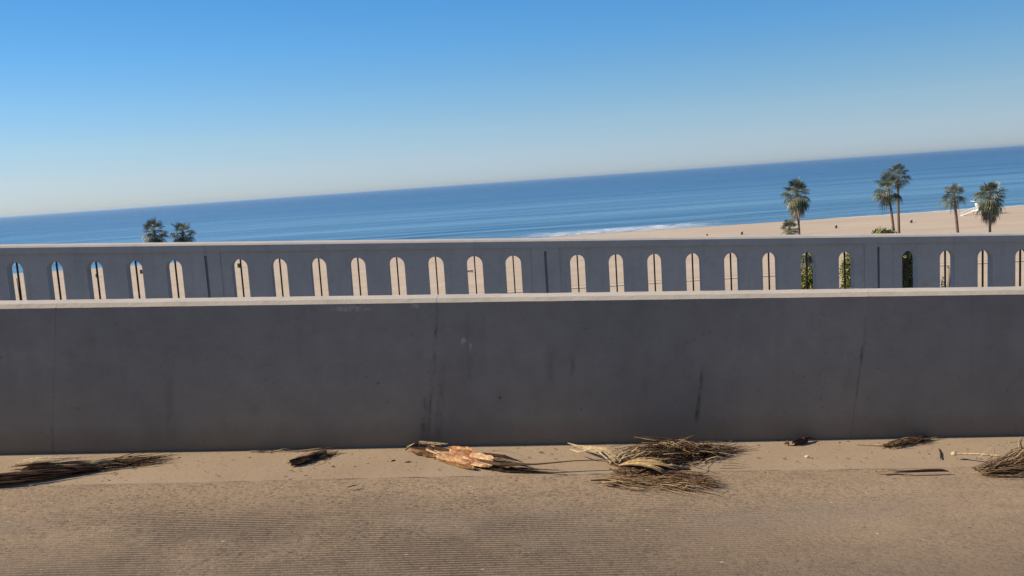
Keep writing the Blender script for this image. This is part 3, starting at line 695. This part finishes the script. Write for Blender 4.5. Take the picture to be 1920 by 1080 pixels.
def boot_sheet(mb, a, b, w0, w1, h, rng, pal, curl=1.0, nu=16, nv=10, seed=0, rag=.3, lift=0.0, fold=.006, tilt=0.0):
    """thin torn papery shell from a to b, arched across its width, with frayed ends and edges"""
    a = Vector(a); b = Vector(b); d = (b-a); L = math.hypot(d.x, d.y); d2 = Vector((d.x, d.y, 0)).normalized(); sd = Vector((-d2.y, d2.x, 0))
    def fn(u, v):
        w = (w0+(w1-w0)*u)*(1+.22*noise.noise(Vector((u*7, (v > .5)*4.0, seed))))*(1-.55*max(0, abs(u-.5)-.32)/.18)
        an = (v-.5)*math.pi*curl; n = noise.noise(Vector((u*4, v*3, seed)))
        e = noise.noise(Vector((v*13, seed, 3)))*rag*.35
        x = L*(u+(e*max(0, u-.7)/.3)-(e*max(0, .3-u)/.3))
        p = a+d2*x+sd*(math.sin(an)*w/max(.3, math.sin(math.pi*.5*min(1, curl)))*.5)
        z = h*math.cos(an)*(1-.35*u)+.006*n+fold*.6*math.sin(v*15+u*5+seed)+lift*u*(1-u)*4+tilt*(v-.5)
        return Vector((p.x, p.y, max(.004, a.z+(b.z-a.z)*u+z)))
    mb.sheet(nu, nv, fn, .0028, lambda u, v: tuple(x*(.9+.2*rng.random())*(1+.55*noise.noise(Vector((u*2.5, v*26, seed)))) for x in pal[int(len(pal)*min(.99, max(0, .5+.8*noise.noise(Vector((u*1.1, v*6, seed+4))))))]))

rng = random.Random(99)
# 1 long boot at the far left
o = litter('palm_frond_base', -2.3, 4.62, 'long dark palm frond base with a pale cut end, far left by the wall', 'palm debris', LG)
mb = MB(); boot_sheet(mb, (-.22, -.05, .012), (.20, .08, .01), .075, .06, .05, rng, [TN[1], BR[2], (.5, .36, .2), TN[2], TN[0], PL[0]], .9, 26, 14, 3, .6)
mb.build('husk', MAT_DEB, o)
mb = MB()
for k in range(7):
    mb.cur = rng.choice(PL); y = -.055+.012*k
    mb.tube([(-.255+rng.uniform(-.02, .02), y-.01, .062+rng.uniform(-.01, .012)), (-.17, y-.004, .076), (-.03+rng.uniform(-.06, .08), y+.02, .074)], [.012, .010, .003], 6, .7)
mb.build('cut_end', MAT_DEB, o)
mb = MB(); P = [(-.3, -.09), (-.1, -.01), (.12, .08), (.34, .19)]
strands(mb, P, 140, rng, BR+TN[:2]+[(.5, .34, .16), (.35, .22, .1)], lambda q: .05+.05*q, lambda q: .06*(1-.4*q), (.1, .3), (.002, .005))
strands(mb, [(.1, .06), (.42, .13)], 50, rng, BR+TN, lambda q: .05, lambda q: .03, (.06, .16), (.0015, .004))
strands(mb, [(-.56, -.23), (-.36, -.16), (-.1, -.08), (.12, .02)], 130, rng, BR+[BR[0], (.07, .035, .02), (.1, .055, .03)], lambda q: .018+.028*min(1, q*2), lambda q: .03+.035*min(1, q*2), (.15, .4), (.003, .006), .05, .008, 0, .6)
boot_sheet(mb, (-.50, -.21, .01), (.10, .0, .012), .03, .07, .04, rng, [BR[0], (.07, .035, .02), BR[1], (.09, .05, .03)], .9, 26, 10, 77, .5, .0, .004)
mb.build('fibres', MAT_DEB, o)
# 2 small pointed husk
o = litter('palm_husk', -1.08, 4.74, 'small pointed dark husk with frayed end, alone on the gutter left of the wall joint', 'palm debris', LG)
mb = MB(); boot_sheet(mb, (-.085, -.10, .006), (.07, .10, .012), .05, .075, .03, rng, BR+[BR[0], TN[2]], .9, 12, 8, 5); mb.build('husk', MAT_DEB, o)
mb = MB(); strands(mb, [(-.09, -.10), (0, 0), (.10, .11)], 90, rng, BR+TN+PL[:1], lambda q: .03+.05*q, lambda q: .035, (.06, .14), (.0015, .0035)); mb.build('fibres', MAT_DEB, o)
# 3 twigs at the wall foot
o = litter('dry_twig', -1.36, 4.905, 'crumpled pale leaf strips lying against the wall foot', 'palm debris', LG)
mb = MB(); strands(mb, [(-.1, 0), (.1, 0)], 16, rng, PL+BR, lambda q: .02, lambda q: .015, (.05, .1), (.0015, .003)); mb.build('strips', MAT_DEB, o)
o = litter('dry_twig', -1.17, 4.91, 'thin curved pale twig lying along the wall foot', 'twig', LG)
mb = MB()
for c, dy in ((PL[1], 0), (BR[1], .012), (TN[0], -.008)):
    mb.cur = c; mb.tube([(-.14, dy, .012), (-.06, dy-.006, .004), (.02, dy, .008), (.12, dy+.012, .018)], [.002, .0035, .004, .0015], 5)
mb.build('strips', MAT_DEB, o)
# 4 orange boot with a long stalk
o = litter('palm_boot', -.28, 4.70, 'orange-brown torn palm boot with a dark curled base and a long thin stalk', 'palm debris', LG)
OR2 = [(.66, .38, .21), (.58, .31, .15), (.72, .47, .29), (.45, .21, .09), (.62, .36, .20)]
mb = MB()
boot_sheet(mb, (-.11, .055, .006), (.12, -.12, .006), .11, .085, .036, rng, OR2, .8, 24, 14, 8, .5, .006)
boot_sheet(mb, (-.04, .075, .012), (.10, -.02, .016), .075, .05, .034, rng, OR2, .6, 18, 10, 21, .9, .012, .008, .03)
boot_sheet(mb, (.00, -.035, .008), (.19, -.165, .006), .085, .06, .034, rng, OR2[1:]+[(.40, .25, .12)], .75, 20, 12, 33, .8, .004, .007)
boot_sheet(mb, (-.09, .0, .003), (.10, -.165, .003), .05, .045, .014, rng, [(.36, .22, .10), (.25, .14, .06), OR2[1]], .8, 20, 8, 44, .7)
boot_sheet(mb, (.08, -.02, .01), (.20, -.115, .02), .035, .03, .03, rng, [(.66, .48, .27), OR2[2]], .5, 12, 6, 51, .6, .01, .004, .02)
mb.build('husk', MAT_DEB, o)
mb = MB()
boot_sheet(mb, (-.24, .14, .006), (-.05, .04, .012), .075, .10, .030, rng, [BR[0], BR[0], BR[1], (.09, .05, .03), (.2, .11, .06)], .9, 18, 12, 15, .7)
boot_sheet(mb, (-.15, .13, .02), (-.03, .06, .025), .05, .04, .025, rng, [BR[0], (.09, .05, .03), OR2[3]], .6, 12, 8, 17, .8)
for k in range(8):
    a = k/8*math.pi*1.2; mb.cur = rng.choice(PL+BR)
    mb.tube([(-.26+.03*math.cos(a), .16+.035*math.sin(a), .012+.02*abs(math.sin(a))), (-.21, .17+.01*k/8, .042+.003*k), (-.12+.012*k, .14, .04+.002*k)], [.003, .005, .002], 5)
mb.cur = PL[0]; mb.tube([(-.16, .06, .045), (-.10, .0, .04), (-.03, -.06, .012)], [.010, .010, .004], 6, .5)
mb.build('curled_base', MAT_DEB, o)
mb = MB(); mb.cur = BR[0]
strands(mb, [(.1, -.1), (.25, -.19), (.42, -.215)], 40, rng, BR, lambda q: .035*(1-q)+.005, lambda q: .04*(1-.6*q), (.08, .25), (.002, .005), .1, .01)
mb.tube([(.12, -.10, .03), (.24, -.19, .035), (.42, -.215, .04), (.62, -.20, .05), (.82, -.19, .05)], [.018, .018, .008, .005, .004], 7, .5)
mb.cur = BR[0]; mb.tube([(.12, -.02, .04), (.26, -.1, .05), (.36, -.15, .03)], [.02, .014, .002], 6, .5)
strands(mb, [(-.05, .1), (.10, .02), (.28, -.05)], 30, rng, BR+ORG, lambda q: .05, lambda q: .08, (.08, .2), (.0012, .003))
mb.build('stalk', MAT_DEB, o)
# 5 big dark bundle
o = litter('frond_bundle', .84, 4.66, 'largest bundle of dark brown shredded fronds with pale stems sticking out to the left', 'palm debris', LG)
mb = MB(); B5 = [(-.30, -.13), (-.1, -.05), (.08, .02), (.24, .06), (.38, .1)]
strands(mb, B5, 400, rng, BR*3+TN[1:3]+[(.2, .12, .06)]*2, lambda q: .03+.17*math.sin(math.pi*min(1, q*.9+.12)), lambda q: .02+.085*math.sin(math.pi*min(1, q*.8+.15)), (.1, .32), (.0015, .0045), .3)
strands(mb, B5, 140, rng, TN+PL+[(.5, .34, .16)]*2, lambda q: .05+.16*q, lambda q: .03+.08*math.sin(math.pi*min(1, q*.8+.15)), (.07, .24), (.002, .0055), .45, .05)
mb.build('fibres', MAT_DEB, o)
mb = MB()
for k in range(8):
    mb.cur = rng.choice(PL); a = rng.uniform(-.03, .03)
    mb.tube([(-.27+a, -.13+a*.3, .03), (-.34+a, -.05, .05+abs(a)), (-.40-abs(a)*2, .05+a*2, .05), (-.44-abs(a)*2, .12+a*2, .045)], [.004, .005, .0045, .002], 5)
mb.build('stems', MAT_DEB, o)
mb = MB()
for k in range(12):
    mb.cur = rng.choice(TN+PL); x = rng.uniform(0, .1); 
    mb.tube([(x+.04, .03, .05), (x-.01, .08+rng.uniform(-.03, .03), .065), (x-.07+rng.uniform(-.07, .07), .12+rng.uniform(-.04, .05), .05+rng.uniform(0, .04))], [.005, .004, .001], 5, .5)
mb.build('torn_tips', MAT_DEB, o)
# 6 tan fan leaf and clump in front
o = litter('dead_fan_leaf', .70, 4.33, 'flattened tan dead fan leaf with a russet clump, in front of the dark bundle', 'palm debris', LG)
mb = MB()
for k in range(16):
    a = R(-42+k*3.6); l = rng.uniform(.22, .32); f = rng.uniform(.8, 1.2); mb.cur = tuple(v*f for v in rng.choice([(.62, .44, .2), (.55, .38, .18), (.5, .33, .15), PL[0], TN[1]]))
    x0, y0 = -.13, .135; p = [(x0+math.cos(a)*l*q, y0+math.sin(a)*l*q, .03+.03*math.sin(q*2.6)+.004*rng.random()) for q in (0, .25, .5, .75, 1)]
    mb.tube(p, [.004, .009, .011, .008, .001], 4, .3)
mb.build('blade', MAT_DEB, o)
mb = MB()
strands(mb, [(-.26, -.02), (-.12, -.05), (.05, -.08), (.26, -.13)], 150, rng, BR[2:3]+TN+TN+[(.45, .29, .14)]+PL[:1], lambda q: .05+.05*q, lambda q: .035+.01*q, (.06, .22), (.0015, .004), .5)
strands(mb, [(.03, .0), (.2, -.05), (.30, -.1)], 130, rng, [BR[2], (.20, .10, .05), (.28, .15, .07), BR[1]], lambda q: .07, lambda q: .06, (.05, .13), (.0015, .0035), .6)
strands(mb, [(-.18, .12), (-.08, .07), (.02, .03)], 70, rng, BR+TN, lambda q: .05, lambda q: .04, (.05, .16), (.0015, .004), .6)
mb.cur = BR[1]; mb.tube([(-.29, -.015, .006), (-.2, -.02, .01), (-.08, -.01, .02), (.0, .035, .04), (.1, .06, .04), (.23, .055, .03)], [.003, .006, .006, .009, .01, .005], 6)
mb.cur = PL[0]; mb.tube([(.06, .065, .045), (.14, .085, .045), (.2, .09, .03)], [.004, .011, .003], 6, .6)
mb.cur = BR[1]; mb.tube([(.12, .04, .03), (.22, .0, .02), (.34, .0, .012)], [.004, .004, .002], 5)
mb.build('fibres', MAT_DEB, o)
# 7 bark curl
o = litter('bark_curl', 1.67, 4.87, 'small dark reddish bark curl with a pointed tip, by the wall foot right of centre', 'palm debris', LG)
mb = MB(); boot_sheet(mb, (-.055, -.03, .006), (.05, .03, .012), .04, .03, .03, rng, [BR[1], (.12, .055, .035)], .9, 10, 7, 31)
mb.cur = (.1, .045, .03); mb.tube([(.02, .02, .03), (.06, .045, .03), (.105, .04, .016)], [.008, .007, .001], 6); mb.cur = BR[2]; mb.tube([(-.1, -.02, .012), (-.085, -.022, .025), (-.075, -.02, .008)], [.006, .011, .004], 6)
mb.build('bark', MAT_DEB, o)
# 8 thin bundle by the wall
o = litter('frond_bundle', 2.22, 4.83, 'narrow brown frond bundle lying against the wall foot with one pale stem', 'palm debris', LG)
mb = MB(); strands(mb, [(-.14, -.07), (0, 0), (.19, .07)], 130, rng, BR+TN[1:], lambda q: .045, lambda q: .035, (.08, .2), (.0013, .0035))
boot_sheet(mb, (.05, .02, .006), (.19, .075, .01), .045, .04, .03, rng, BR+[TN[1]], .9, 10, 7, 41); mb.build('fibres', MAT_DEB, o)
mb = MB(); mb.cur = PL[0]; mb.tube([(-.25, -.005, .01), (-.17, -.02, .012), (-.1, -.04, .01)], [.0025, .004, .003], 5); mb.build('stem', MAT_DEB, o)
# 9 dark stick with pale torn end
o = litter('stalk', 2.08, 4.35, 'long straight dark stalk lying on the joint between gutter and road', 'stick', LG)
mb = MB(); mb.cur = BR[0]; mb.tube([(-.11, -.005, .008), (-.05, -.004, .01), (.06, 0, .012), (.14, .004, .01), (.17, -.002, .006)], [.002, .006, .008, .007, .002], 7); mb.build('rod', MAT_DEB, o)
mb = MB()
for k in range(6): mb.cur = rng.choice(PL+TN); mb.tube([(-.19+rng.uniform(-.02, .02), .02, .006), (-.14, .022+rng.uniform(-.01, .01), .012), (-.07+rng.uniform(-.03, .03), .015+rng.uniform(-.015, .01), .006)], [.003, .004, .001], 5)
mb.build('torn_end', MAT_DEB, o)
# 10 right-edge brush
o = litter('frond_bundle', 2.62, 4.35, 'thick brushy bundle of brown frond strips at the right edge', 'palm debris', LG)
mb = MB(); strands(mb, [(-.25, -.02), (-.1, .0), (.1, .07), (.5, .2)], 520, rng, BR+TN[1:]+[(.22, .15, .09), (.3, .2, .11)], lambda q: .035+.22*q, lambda q: .035+.15*q, (.1, .3), (.0013, .0036), .3)
strands(mb, [(-.2, -.02), (.1, .06), (.4, .2)], 60, rng, TN+PL, lambda q: .06+.22*q, lambda q: .05+.17*q, (.1, .25), (.0015, .004), .6, .05); mb.build('fibres', MAT_DEB, o)
mb = MB(); mb.cur = PL[0]; mb.tube([(-.225, .21, .03), (-.13, .15, .045), (-.05, .10, .05)], [.005, .006, .007], 6); mb.cur = PL[1]
mb.tube([(-.245, .215, .028), (-.232, .214, .03), (-.215, .207, .03)], [.006, .013, .006], 8); mb.build('pale_stem', MAT_DEB, o)
# 11 small bits
o = litter('stalk', 2.355, 4.65, 'short thin brown twig lying crosswise on the gutter near the right edge', 'twig', LG)
mb = MB(); mb.cur = BR[2]; mb.tube([(.04, .085, .004), (.005, 0, .006), (-.04, -.09, .004)], [.003, .0035, .003], 6); mb.build('rod', MAT_DEB, o)
M = Mat('white_stone', .7, .3); M.color((.75, .72, .66)); mb = MB(); mb.tube([(-.013, 0, .006), (-.006, .001, .007), (.005, 0, .008), (.012, 0, .006)], [.003, .0055, .006, .003], 9)
o = mb.build('white_pebble', M.m, None, True); o.location = ramp_loc(1.62, 4.626, .002); o.rotation_euler = RROT; tag(o, 'single white pebble on the gutter under the bark curl', 'pebble')

# flakes and crumbs scattered over the gutter: nobody could count them
mb = MB(); rng = random.Random(4)
for k in range(520):
    X = rng.uniform(-3.2, 3.3); Y = 4.46+.49*rng.random()**.8 if rng.random() < .8 else rng.uniform(4.1, 4.5); L = rng.choice([.002, .003, .003, .004, .005, .007, .011])*rng.uniform(.7, 1.3); a = rng.gauss(0, .6)
    f = rng.uniform(.7, 1.2); mb.cur = tuple(v*f for v in rng.choice(BR+TN+[PL[0]]))
    dx, dy = math.cos(a)*L, math.sin(a)*L
    mb.tube([(X-dx, Y-dy, .004), (X, Y, .006), (X+dx, Y+dy, .004)], [L*.12+.0007, L*.2+.001, .0006], 5, .5)
o = mb.build('leaf_crumbs', MAT_DEB); o.rotation_euler = RROT; tag(o, kind='stuff')
for k, (X, Y, a, L, lab) in enumerate(((-.62, 4.70, .9, .035, 'slanting dark bark sliver on the gutter left of the orange boot'), (-.535, 4.67, .2, .04, 'flat dark bark sliver closest to the orange boot'), (-.93, 4.62, -.2, .018, 'tiny dark bark crumb nearest the small pointed husk'),
    (.19, 4.80, .1, .03, 'thin dark sliver on the gutter just right of the orange boot near the wall'), (-.78, 4.30, .55, .06, 'dark slanting sliver out on the road below the small husk'))):
    mb = MB(); mb.cur = BR[1]; mb.tube([(-L*.5, 0, .004), (0, 0, .007), (L*.5, 0, .004)], [.002, .005, .001], 6, .6)
    o = mb.build('bark_sliver', MAT_DEB); o.location = ramp_loc(X, Y, .001); o.rotation_euler = (0, SLOPE, a); tag(o, lab, 'bark sliver', 'loose bark slivers')

# ---------------------------------------------------------------- sea air
M = bpy.data.materials.new('sea_air'); M.use_nodes = True; n_ = M.node_tree; n_.nodes.clear()
out = n_.nodes.new('ShaderNodeOutputMaterial'); pv = n_.nodes.new('ShaderNodeVolumePrincipled')
pv.inputs['Density'].default_value = 3.2e-5; pv.inputs['Color'].default_value = (.66, .84, 1, 1); pv.inputs['Anisotropy'].default_value = .2
n_.links.new(pv.outputs[0], out.inputs['Volume'])
mb = MB(); mb.box(-98000, 98000, -500, 98000, -34, 32); o = mb.build('haze', M); tag(o, kind='stuff')
